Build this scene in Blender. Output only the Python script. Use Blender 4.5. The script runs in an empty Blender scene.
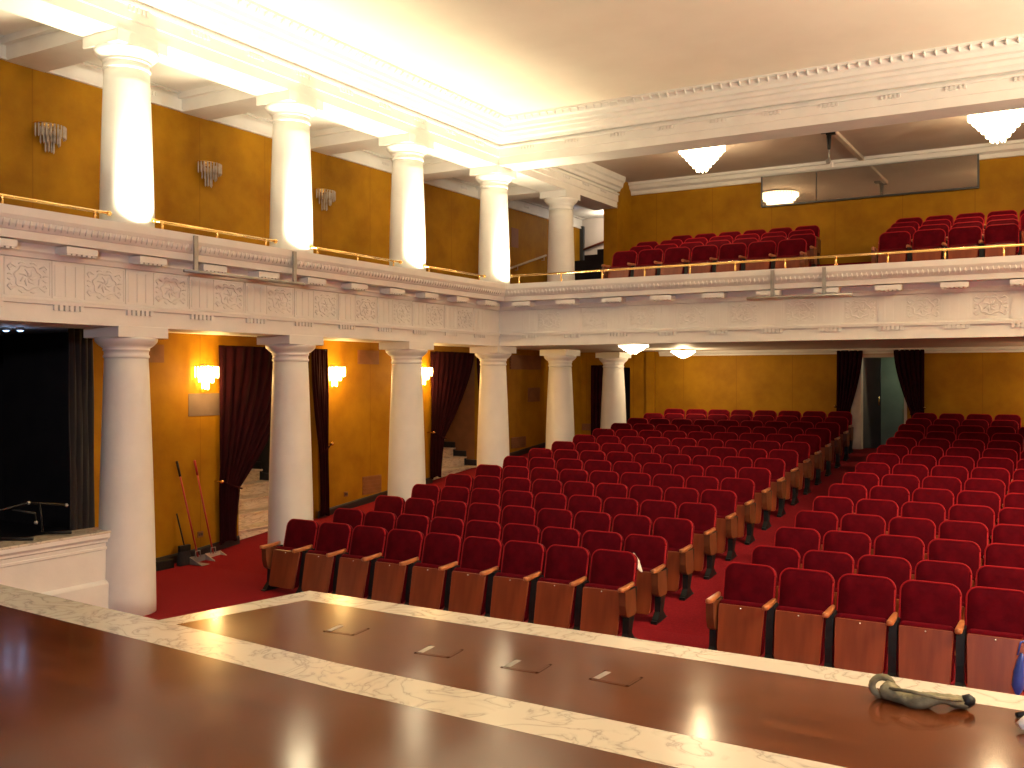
import bpy, bmesh, math, random
from mathutils import Vector, Matrix, Euler
random.seed(7)
PI = math.pi
sc = bpy.context.scene
COL = sc.collection

# ------------------------------------------------------------------ materials
def node_mat(name, rough=0.5, metal=0.0, base=(0.8, 0.8, 0.8), spec=0.5):
    m = bpy.data.materials.new(name); m.use_nodes = True
    b = m.node_tree.nodes['Principled BSDF']
    b.inputs['Base Color'].default_value = (*base, 1)
    b.inputs['Roughness'].default_value = rough
    b.inputs['Metallic'].default_value = metal
    b.inputs['Specular IOR Level'].default_value = spec
    return m, m.node_tree.nodes, m.node_tree.links, b

def noise_mat(name, c1, c2, scale=4, rough=0.5, detail=4, bump=0.0, bscale=None, metal=0, stretch=(1, 1, 1), spec=0.5, lo=0.35, hi=0.65, sheen=0, coat=0, sheen_tint=None, distort=0.0):
    m, n, l, b = node_mat(name, rough, metal, c1, spec)
    tc = n.new('ShaderNodeTexCoord'); mp = n.new('ShaderNodeMapping')
    mp.inputs['Scale'].default_value = stretch
    l.new(tc.outputs['Object'], mp.inputs['Vector'])
    nz = n.new('ShaderNodeTexNoise'); nz.inputs['Scale'].default_value = scale; nz.inputs['Detail'].default_value = detail
    nz.inputs['Distortion'].default_value = distort
    l.new(mp.outputs['Vector'], nz.inputs['Vector'])
    r = n.new('ShaderNodeValToRGB')
    r.color_ramp.elements[0].position = lo; r.color_ramp.elements[0].color = (*c1, 1)
    r.color_ramp.elements[1].position = hi; r.color_ramp.elements[1].color = (*c2, 1)
    l.new(nz.outputs['Fac'], r.inputs['Fac']); l.new(r.outputs['Color'], b.inputs['Base Color'])
    if bump:
        bz = n.new('ShaderNodeTexNoise'); bz.inputs['Scale'].default_value = bscale or scale * 4
        l.new(tc.outputs['Object'], bz.inputs['Vector'])
        bp = n.new('ShaderNodeBump'); bp.inputs['Strength'].default_value = bump; bp.inputs['Distance'].default_value = 0.01
        l.new(bz.outputs['Fac'], bp.inputs['Height']); l.new(bp.outputs['Normal'], b.inputs['Normal'])
    if sheen:
        b.inputs['Sheen Weight'].default_value = sheen; b.inputs['Sheen Roughness'].default_value = 0.35
        b.inputs['Sheen Tint'].default_value = (*(sheen_tint or (1, .2, .2)), 1)
    if coat:
        b.inputs['Coat Weight'].default_value = coat; b.inputs['Coat Roughness'].default_value = 0.12
    return m

def emis_mat(name, col, strength, base=(0.8, 0.75, 0.65)):
    m, n, l, b = node_mat(name, 0.25, 0, base)
    b.inputs['Emission Color'].default_value = (*col, 1)
    b.inputs['Emission Strength'].default_value = strength
    return m

M = {}
M['plaster'] = noise_mat('painted_plaster', (.70, .69, .655), (.75, .74, .70), 3, .55, bump=.08, bscale=30)
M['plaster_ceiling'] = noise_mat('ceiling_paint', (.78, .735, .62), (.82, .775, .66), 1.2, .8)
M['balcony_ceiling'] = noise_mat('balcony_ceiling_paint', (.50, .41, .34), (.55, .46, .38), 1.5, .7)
M['carpet'] = noise_mat('red_carpet', (.155, .005, .010), (.215, .008, .013), 40, .95, bump=.3, bscale=200, spec=.1)
M['velvet'] = noise_mat('red_velvet', (.060, .0006, .004), (.088, .0012, .0055), 9, .9, bump=.15, bscale=120, spec=.06, sheen=.16, sheen_tint=(1, .12, .10))
M['piping'] = noise_mat('red_velvet_piping', (.26, .005, .010), (.31, .007, .012), 9, .7, spec=.15, sheen=.4, sheen_tint=(1, .15, .12))
M['seat_wood'] = noise_mat('seat_plywood', (.17, .033, .010), (.23, .050, .015), 2.2, .36, stretch=(5, 1, .6), coat=.06, spec=.35)
M['arm_wood'] = noise_mat('armrest_wood', (.36, .12, .04), (.46, .17, .06), 6, .3, stretch=(4, 1, 4), coat=.3)
M['panel_wood'] = noise_mat('end_panel_wood', (.11, .030, .010), (.15, .043, .015), 3, .4, stretch=(4, 4, 1))
M['black_metal'] = noise_mat('black_enamel', (.006, .006, .006), (.011, .01, .011), 8, .5, spec=.25)
M['brass'] = noise_mat('polished_brass', (.80, .50, .16), (.90, .60, .24), 3, .18, metal=1)
M['chrome'] = noise_mat('chrome', (.75, .75, .75), (.85, .85, .85), 3, .15, metal=1)
M['grey_metal'] = noise_mat('grey_painted_metal', (.30, .29, .27), (.38, .36, .33), 6, .4, metal=.5)
M['curtain'] = noise_mat('maroon_curtain', (.013, .0009, .0025), (.020, .0015, .004), 5, .9, spec=.1, sheen=.05, sheen_tint=(1, .1, .12))
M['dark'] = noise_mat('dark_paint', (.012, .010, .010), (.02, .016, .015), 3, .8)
M['black_skirting'] = noise_mat('black_skirting', (.012, .011, .011), (.02, .018, .018), 5, .4)
M['grille'] = noise_mat('brown_grille_paint', (.20, .075, .02), (.24, .09, .025), 5, .6)
M['pale_paper'] = noise_mat('pale_paper', (.52, .42, .33), (.60, .49, .38), 5, .7)
M['notice'] = noise_mat('dull_notice_sheet', (.13, .088, .065), (.16, .108, .08), 4, .7)
M['white_paper'] = noise_mat('white_paper', (.80, .76, .70), (.86, .83, .78), 7, .7)
M['red_handle'] = noise_mat('red_plastic', (.34, .02, .015), (.42, .03, .02), 5, .35)
M['green_door'] = noise_mat('grey_green_door', (.16, .19, .13), (.20, .23, .16), 3, .45)
M['door_frame'] = noise_mat('dark_door_frame', (.03, .035, .04), (.045, .05, .055), 3, .4)
M['canvas'] = noise_mat('grey_olive_canvas', (.11, .092, .045), (.22, .19, .11), 14, .85, bump=.6, bscale=40)
M['blue_plastic'] = noise_mat('blue_plastic', (.02, .05, .30), (.03, .08, .42), 6, .35)
M['crystal_off'] = noise_mat('unlit_glass_rods', (.34, .29, .24), (.50, .44, .36), 12, .12, spec=.9)
M['crystal_lit'] = emis_mat('lit_glass_rods', (1, .80, .50), 10)
M['sconce_lit'] = emis_mat('lit_sconce_glass', (1, .60, .18), 22)
M['blue_bulb'] = emis_mat('cool_bulb', (.35, .6, 1), 5)
M['white_paint_dim'] = noise_mat('stair_wall_paint', (.62, .55, .48), (.68, .60, .52), 2, .7)
M['socket'] = noise_mat('dark_socket_plastic', (.05, .03, .02), (.07, .04, .03), 5, .4)

# ochre fabric wall with panel seams
def wall_mat(name, axis, bright=1.0):
    m, n, l, b = node_mat(name, .66, 0, (.5, .25, .02), .15)
    tc = n.new('ShaderNodeTexCoord'); sep = n.new('ShaderNodeSeparateXYZ'); l.new(tc.outputs['Object'], sep.inputs['Vector'])
    n1 = n.new('ShaderNodeTexNoise'); n1.inputs['Scale'].default_value = 1.3; n1.inputs['Detail'].default_value = 6
    n1.inputs['Roughness'].default_value = .62; l.new(tc.outputs['Object'], n1.inputs['Vector'])
    r = n.new('ShaderNodeValToRGB')
    r.color_ramp.elements[0].position = .32; r.color_ramp.elements[0].color = (.26 * bright, .114 * bright, .003 * bright, 1)
    r.color_ramp.elements[1].position = .70; r.color_ramp.elements[1].color = (.40 * bright, .195 * bright, .005 * bright, 1)
    l.new(n1.outputs['Fac'], r.inputs['Fac'])
    mod = n.new('ShaderNodeMath'); mod.operation = 'MODULO'; mod.inputs[1].default_value = 1.36
    ab = n.new('ShaderNodeMath'); ab.operation = 'ADD'; ab.inputs[1].default_value = 40.0
    l.new(sep.outputs[axis], ab.inputs[0]); l.new(ab.outputs[0], mod.inputs[0])
    lt = n.new('ShaderNodeMath'); lt.operation = 'LESS_THAN'; lt.inputs[1].default_value = .018; l.new(mod.outputs[0], lt.inputs[0])
    mx = n.new('ShaderNodeMix'); mx.data_type = 'RGBA'; mx.inputs[7].default_value = (.24 * bright, .098 * bright, .004, 1)
    sm = n.new('ShaderNodeMath'); sm.operation = 'MULTIPLY'; sm.inputs[1].default_value = .6; l.new(lt.outputs[0], sm.inputs[0])
    l.new(sm.outputs[0], mx.inputs[0]); l.new(r.outputs['Color'], mx.inputs[6]); l.new(mx.outputs[2], b.inputs['Base Color'])
    return m
M['wall_y'] = wall_mat('ochre_fabric_side', 'Y')
M['wall_x'] = wall_mat('ochre_fabric_back', 'X')

def marble_mat(name, c1, c2, vein, scale=3.0, rough=.22, layered=False):
    m, n, l, b = node_mat(name, rough, 0, c1)
    tc = n.new('ShaderNodeTexCoord'); mp = n.new('ShaderNodeMapping'); l.new(tc.outputs['Object'], mp.inputs['Vector'])
    mp.inputs['Rotation'].default_value = (0, 0, .6)
    if layered: mp.inputs['Scale'].default_value = (1, 1, 6)
    w = n.new('ShaderNodeTexNoise'); w.inputs['Scale'].default_value = scale; w.inputs['Detail'].default_value = 8; w.inputs['Distortion'].default_value = 1.6
    l.new(mp.outputs['Vector'], w.inputs['Vector'])
    ms = n.new('ShaderNodeMath'); ms.operation = 'SUBTRACT'; ms.inputs[1].default_value = .5; l.new(w.outputs['Fac'], ms.inputs[0])
    ab = n.new('ShaderNodeMath'); ab.operation = 'ABSOLUTE'; l.new(ms.outputs[0], ab.inputs[0])
    r = n.new('ShaderNodeValToRGB')
    r.color_ramp.elements[0].position = 0; r.color_ramp.elements[0].color = (*vein, 1)
    e = r.color_ramp.elements.new(.018); e.color = (*c2, 1)
    r.color_ramp.elements[2].position = .07; r.color_ramp.elements[2].color = (*c1, 1)
    l.new(ab.outputs[0], r.inputs['Fac']); l.new(r.outputs['Color'], b.inputs['Base Color'])
    return m
M['marble'] = marble_mat('veined_marble', (.62, .56, .46), (.55, .49, .40), (.38, .34, .29), 3.2)
M['stair_marble'] = marble_mat('banded_stair_marble', (.72, .57, .42), (.62, .47, .33), (.40, .26, .16), 2.2, .4, True)

def deck_mat():
    m, n, l, b = node_mat('stage_mahogany_boards', .2, 0, (.12, .03, .01), .5)
    tc = n.new('ShaderNodeTexCoord')
    br = n.new('ShaderNodeTexBrick'); br.inputs['Scale'].default_value = 1.0
    br.inputs['Brick Width'].default_value = 1.9; br.inputs['Row Height'].default_value = .11; br.inputs['Mortar Size'].default_value = .003
    br.inputs['Color1'].default_value = (.105, .028, .008, 1); br.inputs['Color2'].default_value = (.145, .040, .011, 1)
    br.inputs['Mortar'].default_value = (.10, .028, .009, 1); br.inputs['Bias'].default_value = -.1
    l.new(tc.outputs['Object'], br.inputs['Vector'])
    mp = n.new('ShaderNodeMapping'); mp.inputs['Scale'].default_value = (.6, 3.5, 1); l.new(tc.outputs['Object'], mp.inputs['Vector'])
    nz = n.new('ShaderNodeTexNoise'); nz.inputs['Scale'].default_value = 3; nz.inputs['Detail'].default_value = 6; l.new(mp.outputs['Vector'], nz.inputs['Vector'])
    mx = n.new('ShaderNodeMix'); mx.data_type = 'RGBA'; mx.blend_type = 'MULTIPLY'; mx.inputs[0].default_value = .8
    r = n.new('ShaderNodeValToRGB'); r.color_ramp.elements[0].position = .2; r.color_ramp.elements[0].color = (.45, .42, .40, 1)
    r.color_ramp.elements[1].position = .8; r.color_ramp.elements[1].color = (1.1, 1.05, 1.0, 1)
    l.new(nz.outputs['Fac'], r.inputs['Fac']); l.new(br.outputs['Color'], mx.inputs[6]); l.new(r.outputs['Color'], mx.inputs[7])
    l.new(mx.outputs[2], b.inputs['Base Color'])
    n2 = n.new('ShaderNodeTexNoise'); n2.inputs['Scale'].default_value = 2.2; n2.inputs['Detail'].default_value = 3; l.new(tc.outputs['Object'], n2.inputs['Vector'])
    mr = n.new('ShaderNodeMapRange'); mr.inputs['To Min'].default_value = .09; mr.inputs['To Max'].default_value = .19
    l.new(n2.outputs['Fac'], mr.inputs['Value']); l.new(mr.outputs['Result'], b.inputs['Roughness'])
    bp = n.new('ShaderNodeBump'); bp.inputs['Strength'].default_value = .10; bp.inputs['Distance'].default_value = .01
    n3 = n.new('ShaderNodeTexNoise'); n3.inputs['Scale'].default_value = 1.6; l.new(tc.outputs['Object'], n3.inputs['Vector'])
    l.new(n3.outputs['Fac'], bp.inputs['Height']); l.new(bp.outputs['Normal'], b.inputs['Normal'])
    return m
M['deck'] = deck_mat()

m, n_, l_, b_ = node_mat('booth_glass', .03, 0, (.05, .04, .035), .9)
b_.inputs['Metallic'].default_value = .75; b_.inputs['Base Color'].default_value = (.42, .36, .30, 1)
M['booth_glass'] = m

# ------------------------------------------------------------------ mesh helpers
def link(name, bm, mat, parent=None, smooth=False, loc=None):
    me = bpy.data.meshes.new(name)
    bmesh.ops.recalc_face_normals(bm, faces=bm.faces[:])
    bm.to_mesh(me); bm.free()
    if mat: me.materials.append(M[mat] if isinstance(mat, str) else mat)
    if smooth:
        for p in me.polygons: p.use_smooth = True
        if smooth == 'auto':
            try: me.set_sharp_from_angle(angle=math.radians(35))
            except Exception: pass
    o = bpy.data.objects.new(name, me); COL.objects.link(o)
    if parent: o.parent = parent
    if loc: o.location = loc
    return o

def empty(name, loc, label, cat, group=None, rz=0):
    o = bpy.data.objects.new(name, None); COL.objects.link(o)
    o.empty_display_size = .1; o.location = loc; o.rotation_euler = (0, 0, rz)
    return tag(o, label, cat, group)

def tag(o, label, cat, group=None):
    o['label'] = label; o['category'] = cat
    if group: o['group'] = group
    return o

def struct(o, label=None):
    o['kind'] = 'structure'
    if label: o['label'] = label
    return o

def box(bm, a, b, bevel=0, mtx=None):
    vs = []
    for x in (a[0], b[0]):
        for y in (a[1], b[1]):
            for z in (a[2], b[2]):
                v = Vector((x, y, z))
                if mtx: v = mtx @ v
                vs.append(bm.verts.new(v))
    fs = [(0, 1, 3, 2), (4, 6, 7, 5), (0, 4, 5, 1), (2, 3, 7, 6), (0, 2, 6, 4), (1, 5, 7, 3)]
    faces = [bm.faces.new([vs[i] for i in f]) for f in fs]
    if bevel:
        es = list({e for f in faces for e in f.edges})
        bmesh.ops.bevel(bm, geom=es, offset=bevel, segments=2, affect='EDGES', profile=.5)
    return vs

def ring_loft(bm, rings, cap0=True, cap1=True):
    rv = [[bm.verts.new(p) for p in r] for r in rings]
    n = len(rv[0])
    for a, b in zip(rv, rv[1:]):
        for i in range(n):
            bm.faces.new([a[i], a[(i + 1) % n], b[(i + 1) % n], b[i]])
    if cap0: bm.faces.new(list(reversed(rv[0])))
    if cap1: bm.faces.new(rv[-1])

def lathe(bm, prof, seg=32, c=(0, 0, 0)):
    ring_loft(bm, [[(c[0] + r * math.cos(2 * PI * i / seg), c[1] + r * math.sin(2 * PI * i / seg), c[2] + z) for i in range(seg)] for r, z in prof])

def tube(bm, pts, r, seg=10, radii=None, flat=None):
    pts = [Vector(p) for p in pts]; rings = []
    up = Vector((0, 0, 1)); prev = None
    for i, p in enumerate(pts):
        t = (pts[min(i + 1, len(pts) - 1)] - pts[max(i - 1, 0)]).normalized()
        if prev is None:
            a = t.cross(up)
            if a.length < 1e-3: a = t.cross(Vector((1, 0, 0)))
        else:
            a = prev - t * prev.dot(t)
        a.normalize(); prev = a
        b = t.cross(a).normalized()
        rr = radii[i] if radii else r
        rings.append([p + a * (rr * math.cos(2 * PI * k / seg)) + b * (rr * math.sin(2 * PI * k / seg)) for k in range(seg)])
    ring_loft(bm, rings)

def profile_run(bm, prof, place, t0, t1, mitre0=0, mitre1=0):
    """sweep closed profile (o,z): place(o,z,t)->xyz; ends cut at t + mitre*o"""
    rings = []
    for t, mi in ((t0, mitre0), (t1, mitre1)):
        rings.append([place(o, z, t + mi * o) for o, z in prof])
    ring_loft(bm, rings)

def rr(w, h, rt, rb, d=0, n=5):
    """rounded rectangle outline in x,z centred in x, bottom at z=0; inset d"""
    pts = []
    w2 = w / 2 - d; z0 = d; z1 = h - d
    rt = max(rt - d, .004); rb = max(rb - d, .004)
    for cx, cz, r, a0 in ((w2 - rt, z1 - rt, rt, 0), (-w2 + rt, z1 - rt, rt, 90), (-w2 + rb, z0 + rb, rb, 180), (w2 - rb, z0 + rb, rb, 270)):
        for k in range(n + 1):
            a = math.radians(a0 + 90 * k / n)
            pts.append((cx + r * math.cos(a), cz + r * math.sin(a)))
    return pts

def pillow(bm, w, h, rt, rb, t, mtx, puff=.012, taper=0):
    """puffy slab, front towards -y"""
    spec = [(.014, t), (0, t - .012), (0, .02), (.010, .006), (.028, 0), (.05, -puff * .6), (.11, -puff)]
    rings = []
    for d, y in spec:
        rings.append([mtx @ Vector((x * (1 - taper * (1 - z / h)), y, z)) for x, z in rr(w, h, rt, rb, d)])
    ring_loft(bm, rings)

def copy_tree(o, parent=None):
    c = o.copy(); COL.objects.link(c)
    if parent: c.parent = parent; c.matrix_parent_inverse = Matrix()
    for ch in o.children: copy_tree(ch, c)
    return c

# ------------------------------------------------------------------ key dimensions
XC = -9.65                      # column axis line
XF = -9.35; YF = 15.40          # fascia planes
XW = -11.58                     # ochre side wall
COLY = [7.51 + 2.724 * i for i in range(6)]
YB = 23.3                       # rear wall of the stalls
YU = 21.5                       # rear wall of the balcony
ZS = 1.15                       # stage level
RAKE0, RAKE, RAKE1 = 9.9, .088, 22.3
def fl(y): return RAKE * (min(max(y, RAKE0), RAKE1) - RAKE0)

# ------------------------------------------------------------------ floor
bm = bmesh.new()
ys = [3.5, RAKE0, RAKE1, YB + 2.0]
for a, b in zip(ys, ys[1:]):
    vs = [bm.verts.new(p) for p in ((-14.5, a, fl(a)), (8, a, fl(a)), (8, b, fl(b)), (-14.5, b, fl(b)), (-14.5, a, fl(a) - .25), (8, a, fl(a) - .25), (8, b, fl(b) - .25), (-14.5, b, fl(b) - .25))]
    for f in ((0, 1, 2, 3), (7, 6, 5, 4), (0, 4, 5, 1), (2, 6, 7, 3), (1, 5, 6, 2), (0, 3, 7, 4)): bm.faces.new([vs[i] for i in f])
struct(link('floor', bm, 'carpet'), 'red carpet floor, flat in front and rising gently towards the rear')

# ------------------------------------------------------------------ side wall (stalls and gallery), end wall, skirting
DA = (11.10, 12.95, 3.22); DB = (16.40, 18.35, 3.26)
bm = bmesh.new()
def wseg(y0, y1, z0, z1): box(bm, (XW - .2, y0, z0), (XW, y1, z1))
wseg(8.43, DA[0], -.1, 3.42); wseg(DA[0], DA[1], DA[2], 3.42); wseg(DA[1], DB[0], -.1, 3.42)
wseg(DB[0], DB[1], DB[2], 3.42); wseg(DB[1], YB, -.1, 3.42)
struct(link('wall_left', bm, 'wall_y'), 'ochre fabric side wall behind the lower columns with two curtained doorways')
bm = bmesh.new(); box(bm, (XW - .2, 4.0, 4.05), (XW, YB, 6.72))
struct(link('wall_left.001', bm, 'wall_y'), 'ochre fabric side wall of the upper gallery')
# white frieze band above the gallery wall
bm = bmesh.new(); box(bm, (XW - .2, 4.0, 6.70), (XW + .03, YB, 7.0)); box(bm, (XW - .2, 4.0, 6.93), (XW + .10, YB, 7.0))
box(bm, (XW, 4.0, 6.685), (XW + .05, YB, 6.715))
for y in COLY:
    for k in range(5): box(bm, (XW + .02, y - .95 + k * .05, 6.80), (XW + .045, y - .925 + k * .05, 6.85))
struct(link('trim_1', bm, 'plaster'), 'white frieze band above the gallery wall')
bm = bmesh.new()
for a, b in ((8.46, DA[0]), (DA[1], DB[0]), (DB[1], YB)):
    n = max(1, int((b - a) / .8))
    for i in range(n):
        y0 = a + (b - a) * i / n; y1 = a + (b - a) * (i + 1) / n
        rings = [[(x, y, fl(y) + z) for x, z in ((XW - .05, -.02), (XW + .025, -.02), (XW + .025, .10), (XW + .012, .125), (XW - .05, .125))] for y in (y0, y1)]
        ring_loft(bm, rings)
struct(link('baseboard_left', bm, 'black_skirting'))

# rear wall of the stalls with door opening, corridor opening
DX0, DX1, DZT = -4.64, -3.44, 3.27
CX0, CX1 = -11.20, -10.17
bm = bmesh.new()
box(bm, (XW - .1, YB, -.1), (CX0, YB + .2, 3.42)); box(bm, (CX0, YB, 3.0), (CX1, YB + .2, 3.42)); box(bm, (CX1, YB, -.1), (DX0, YB + .2, 3.42))
box(bm, (DX0, YB, DZT), (DX1, YB + .2, 3.42)); box(bm, (DX1, YB, -.1), (8, YB + .2, 3.42))
box(bm, (-9.69, YB - .10, -.1), (-9.46, YB, 3.40))
struct(link('wall_back', bm, 'wall_x'), 'ochre fabric rear wall of the stalls with a pilaster strip in line with the columns')
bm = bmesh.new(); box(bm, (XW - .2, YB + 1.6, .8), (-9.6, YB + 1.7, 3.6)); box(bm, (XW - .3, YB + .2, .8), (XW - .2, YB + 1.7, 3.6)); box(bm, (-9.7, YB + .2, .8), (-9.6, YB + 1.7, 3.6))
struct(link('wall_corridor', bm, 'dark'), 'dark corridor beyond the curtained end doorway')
bm = bmesh.new(); prof = [(0, 3.28), (.02, 3.28), (.03, 3.32), (.07, 3.35), (.09, 3.40), (0, 3.40)]
profile_run(bm, prof, lambda o, z, t: (t, YB - o, z), XF, 8.0)
struct(link('trim_2', bm, 'plaster'))
# upper rear wall + booth wall return
bm = bmesh.new(); box(bm, (-9.69, 20.66, 4.05), (XF, YB, 7.42)); box(bm, (XF, YU, 4.05), (8, YB, 7.42))
struct(link('wall_back.001', bm, 'wall_x'), 'ochre rear wall of the balcony with the return block the side beam dies into')
bm = bmesh.new(); box(bm, (XW - .2, YB, 4.05), (-9.69, YB + .2, 7.0))
struct(link('wall_back.002', bm, 'white_paint_dim'), 'pale stairwell wall at the far end of the gallery')
# right wall and rear of stage (outside the picture, close the hall)
bm = bmesh.new(); box(bm, (8.0, -6, -.2), (8.2, YB + .2, 7.6))
struct(link('wall_right', bm, 'wall_y'), 'side wall opposite the colonnade')

# ------------------------------------------------------------------ ceilings
bm = bmesh.new(); box(bm, (XF, -1.5, 7.44), (8.2, YF + .6, 7.6))
struct(link('ceiling', bm, 'plaster_ceiling'), 'cream main ceiling of the hall')
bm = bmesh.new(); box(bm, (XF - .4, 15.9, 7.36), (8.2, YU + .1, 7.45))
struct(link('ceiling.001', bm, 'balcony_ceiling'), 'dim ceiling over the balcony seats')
bm = bmesh.new(); box(bm, (XW - .2, 4.0, 6.95), (XC, YB, 7.05))
for y in COLY[:5] + [COLY[0] - 2.724]:
    box(bm, (XW, y - .27, 6.68), (XC - .2, y + .27, 6.96)); box(bm, (XW, y - .34, 6.86), (XC - .2, y + .34, 6.96))
struct(link('ceiling.002', bm, 'plaster'), 'white coffered ceiling over the gallery with cross beams')
# gallery and balcony slabs (their undersides are the lower ceilings)
bm = bmesh.new(); box(bm, (XW - 3.2, 4.0, 3.40), (XC + .1, YB, 4.10)); box(bm, (XC + .1, 15.7, 3.40), (8, YB, 4.10))
struct(link('ceiling.003', bm, 'plaster'), 'white ceiling under the gallery and balcony')
bm = bmesh.new(); box(bm, (XW, 4.0, 4.10), (XC - .1, YB, 4.30)); box(bm, (XC - .1, 15.8, 4.10), (8, 17.2, 4.30))
ZT = [4.36, 4.57, 4.79, 5.01]
YT = [17.2, 18.1, 19.05, 20.0, YU]
for i in range(4): box(bm, (-8.9, YT[i], 4.10), (8, YT[i + 1], ZT[i]))
struct(link('floor.001', bm, 'carpet'), 'stepped carpet floor of the balcony and gallery')

# ------------------------------------------------------------------ balcony front entablature
ENT = [(-.6, 3.32), (0, 3.32), (0, 3.505), (.035, 3.51), (.04, 3.55), (.01, 3.56), (0, 3.575), (0, 3.97), (.03, 3.975), (.045, 4.02), (.06, 4.04), (.06, 4.115),
       (.27, 4.12), (.28, 4.20), (.295, 4.205), (.33, 4.255), (.34, 4.295), (.345, 4.30), (.36, 4.335), (.365, 4.42), (-.6, 4.42)]
PL = lambda o, z, t: (XF + o, t, z)      # run along the side: t = y
PR = lambda o, z, t: (t, YF - o, z)      # run along the rear: t = x
PITCH = .908
LEFT_T = [14.71 - PITCH * i for i in range(11)]       # triglyph centres, y
RIGHT_T = [-8.736 + .8905 * i for i in range(13)]      # triglyph centres, x

def scroll(bm, place, c, z, w, h, o):
    """low relief foliage panel: wavy wreath, rosette, curling corner leaves"""
    pts = []
    for k in range(33):
        a = k / 32 * 2 * PI; r = h * (.36 + .035 * math.sin(7 * a))
        pts.append(place(o + .003, z + r * math.sin(a), c + r * 1.18 * math.cos(a)))
    tube(bm, pts, .011, 5)
    for k in range(7):
        a = k * 2 * PI / 7 + .3; q = lambda r, b=0: place(o + .002, z + h * r * math.sin(a + b), c + h * r * 1.1 * math.cos(a + b))
        tube(bm, [q(.03), q(.14, .25), q(.27, .7)], .01, 5, [.006, .015, .005])
    for sx in (-1, 1):
        for sz in (-1, 1):
            q = lambda a, b: place(o + .002, z + sz * h * b, c + sx * w * a)
            tube(bm, [q(.28, .30), q(.40, .40), q(.47, .30), q(.42, .20), q(.37, .26)], .01, 5, [.006, .013, .012, .009, .005])
            tube(bm, [q(.36, .05), q(.43, .10), q(.48, .06)], .01, 5, [.006, .012, .005])
            tube(bm, [q(.05, .44), q(.14, .47), q(.22, .40)], .01, 5, [.005, .011, .005])

def entablature(name, place, t0, t1, mi, centres, label, tspan):
    bm = bmesh.new(); profile_run(bm, ENT, place, t0, t1, mi[0], mi[1])
    root = struct(link(name, bm, 'plaster'), label)
    b1 = bmesh.new(); b2 = bmesh.new(); b3 = bmesh.new(); b4 = bmesh.new()
    def pb(b, o0, o1, z0, z1, c0, c1):
        P0 = [place(o, z, t) for o in (o0, o1) for z in (z0, z1) for t in (c0, c1)]
        lo = [min(p[i] for p in P0) for i in range(3)]; hi = [max(p[i] for p in P0) for i in range(3)]
        box(b, lo, hi)
    for c in centres:
        pb(b1, .05, .255, 4.035, 4.105, c - .185, c + .185)               # mutule
        for k in range(6):
            pb(b1, .10, .24, 4.018, 4.036, c - .17 + k * .06, c - .13 + k * .06)
        pb(b2, 0, .012, 3.575, 3.97, c - .185, c + .185)                   # triglyph plate
        for k in (-.12, 0, .12): pb(b2, .012, .019, 3.60, 3.93, c + k - .038, c + k + .038)
        for k in range(6): pb(b3, -.01, .030, 3.452, 3.512, c - .172 + k * .062, c - .134 + k * .062)
    for a, b in zip(centres, centres[1:]):
        m_ = (a + b) / 2; scroll(b4, place, m_, 3.77, .46, .33, .0)
        for z0, z1, c0, c1 in ((3.585, 3.60, m_ - .255, m_ + .255), (3.945, 3.96, m_ - .255, m_ + .255), (3.585, 3.96, m_ - .255, m_ - .243), (3.585, 3.96, m_ + .243, m_ + .255)): pb(b2, 0, .007, z0, z1, c0, c1)
    t = tspan[0]
    b5 = bmesh.new()
    while t < tspan[1]:
        p = [place(.310, 4.225, t), place(.328, 4.255, t), place(.345, 4.295, t)]
        tube(b5, p, .02, 5, [.005, .016, .007]); t += .07
    link('mutule_row', b1, 'plaster', root); link('triglyph_row', b2, 'plaster', root); link('guttae_row', b3, 'plaster', root)
    link('foliage_relief', b4, 'plaster', root, True); link('egg_and_dart', b5, 'plaster', root, True)
    return root
entablature('trim_3', PL, 4.2, YF, (0, -1), LEFT_T, 'white carved balcony front running along the side gallery', (5.2, 15.0))
entablature('trim_4', PR, XF, 8.0, (1, 0), RIGHT_T, 'white carved balcony front across the rear of the hall', (-8.95, .3))

# ------------------------------------------------------------------ upper beam and cornice
UP = [(-.6, 6.66), (0, 6.66), (0, 6.80), (.012, 6.81), (.012, 6.955), (.04, 6.965), (.045, 6.995), (.0, 7.005), (.0, 7.035), (.075, 7.04), (.09, 7.085), (.13, 7.11), (.15, 7.17), (.20, 7.185),
      (.21, 7.235), (.27, 7.25), (.29, 7.31), (.33, 7.335), (.36, 7.39), (.385, 7.40), (.385, 7.45), (-.6, 7.45)]
def beam(name, place, t0, t1, mi, centres, eggs, prof, label):
    bm = bmesh.new(); profile_run(bm, prof, place, t0, t1, mi[0], mi[1])
    root = struct(link(name, bm, 'plaster'), label)
    b3 = bmesh.new()
    for c in centres:
        for k in range(5):
            P0 = [place(o, z, t) for o in (.0, .036) for z in (6.90, 6.955) for t in (c - .15 + k * .062, c - .12 + k * .062)]
            box(b3, [min(p[i] for p in P0) for i in range(3)], [max(p[i] for p in P0) for i in range(3)])
    link('guttae_row', b3, 'plaster', root)
    if eggs:
        b5 = bmesh.new(); t = eggs[0]
        while t < eggs[1]:
            tube(b5, [place(.335, 7.335, t), place(.375, 7.365, t), place(.39, 7.41, t)], .02, 5, [.006, .021, .008]); t += .15
        link('egg_and_dart', b5, 'plaster', root, True)
    return root
beam('trim_5', PL, 2.0, YF, (0, -1), LEFT_T + [5.0], (4.0, 14.95), UP, 'white beam and cornice over the upper columns')
beam('trim_6', PR, XF, 8.0, (1, 0), RIGHT_T, (-8.9, 1.0), UP, 'white beam and cornice across the front of the balcony')
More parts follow.
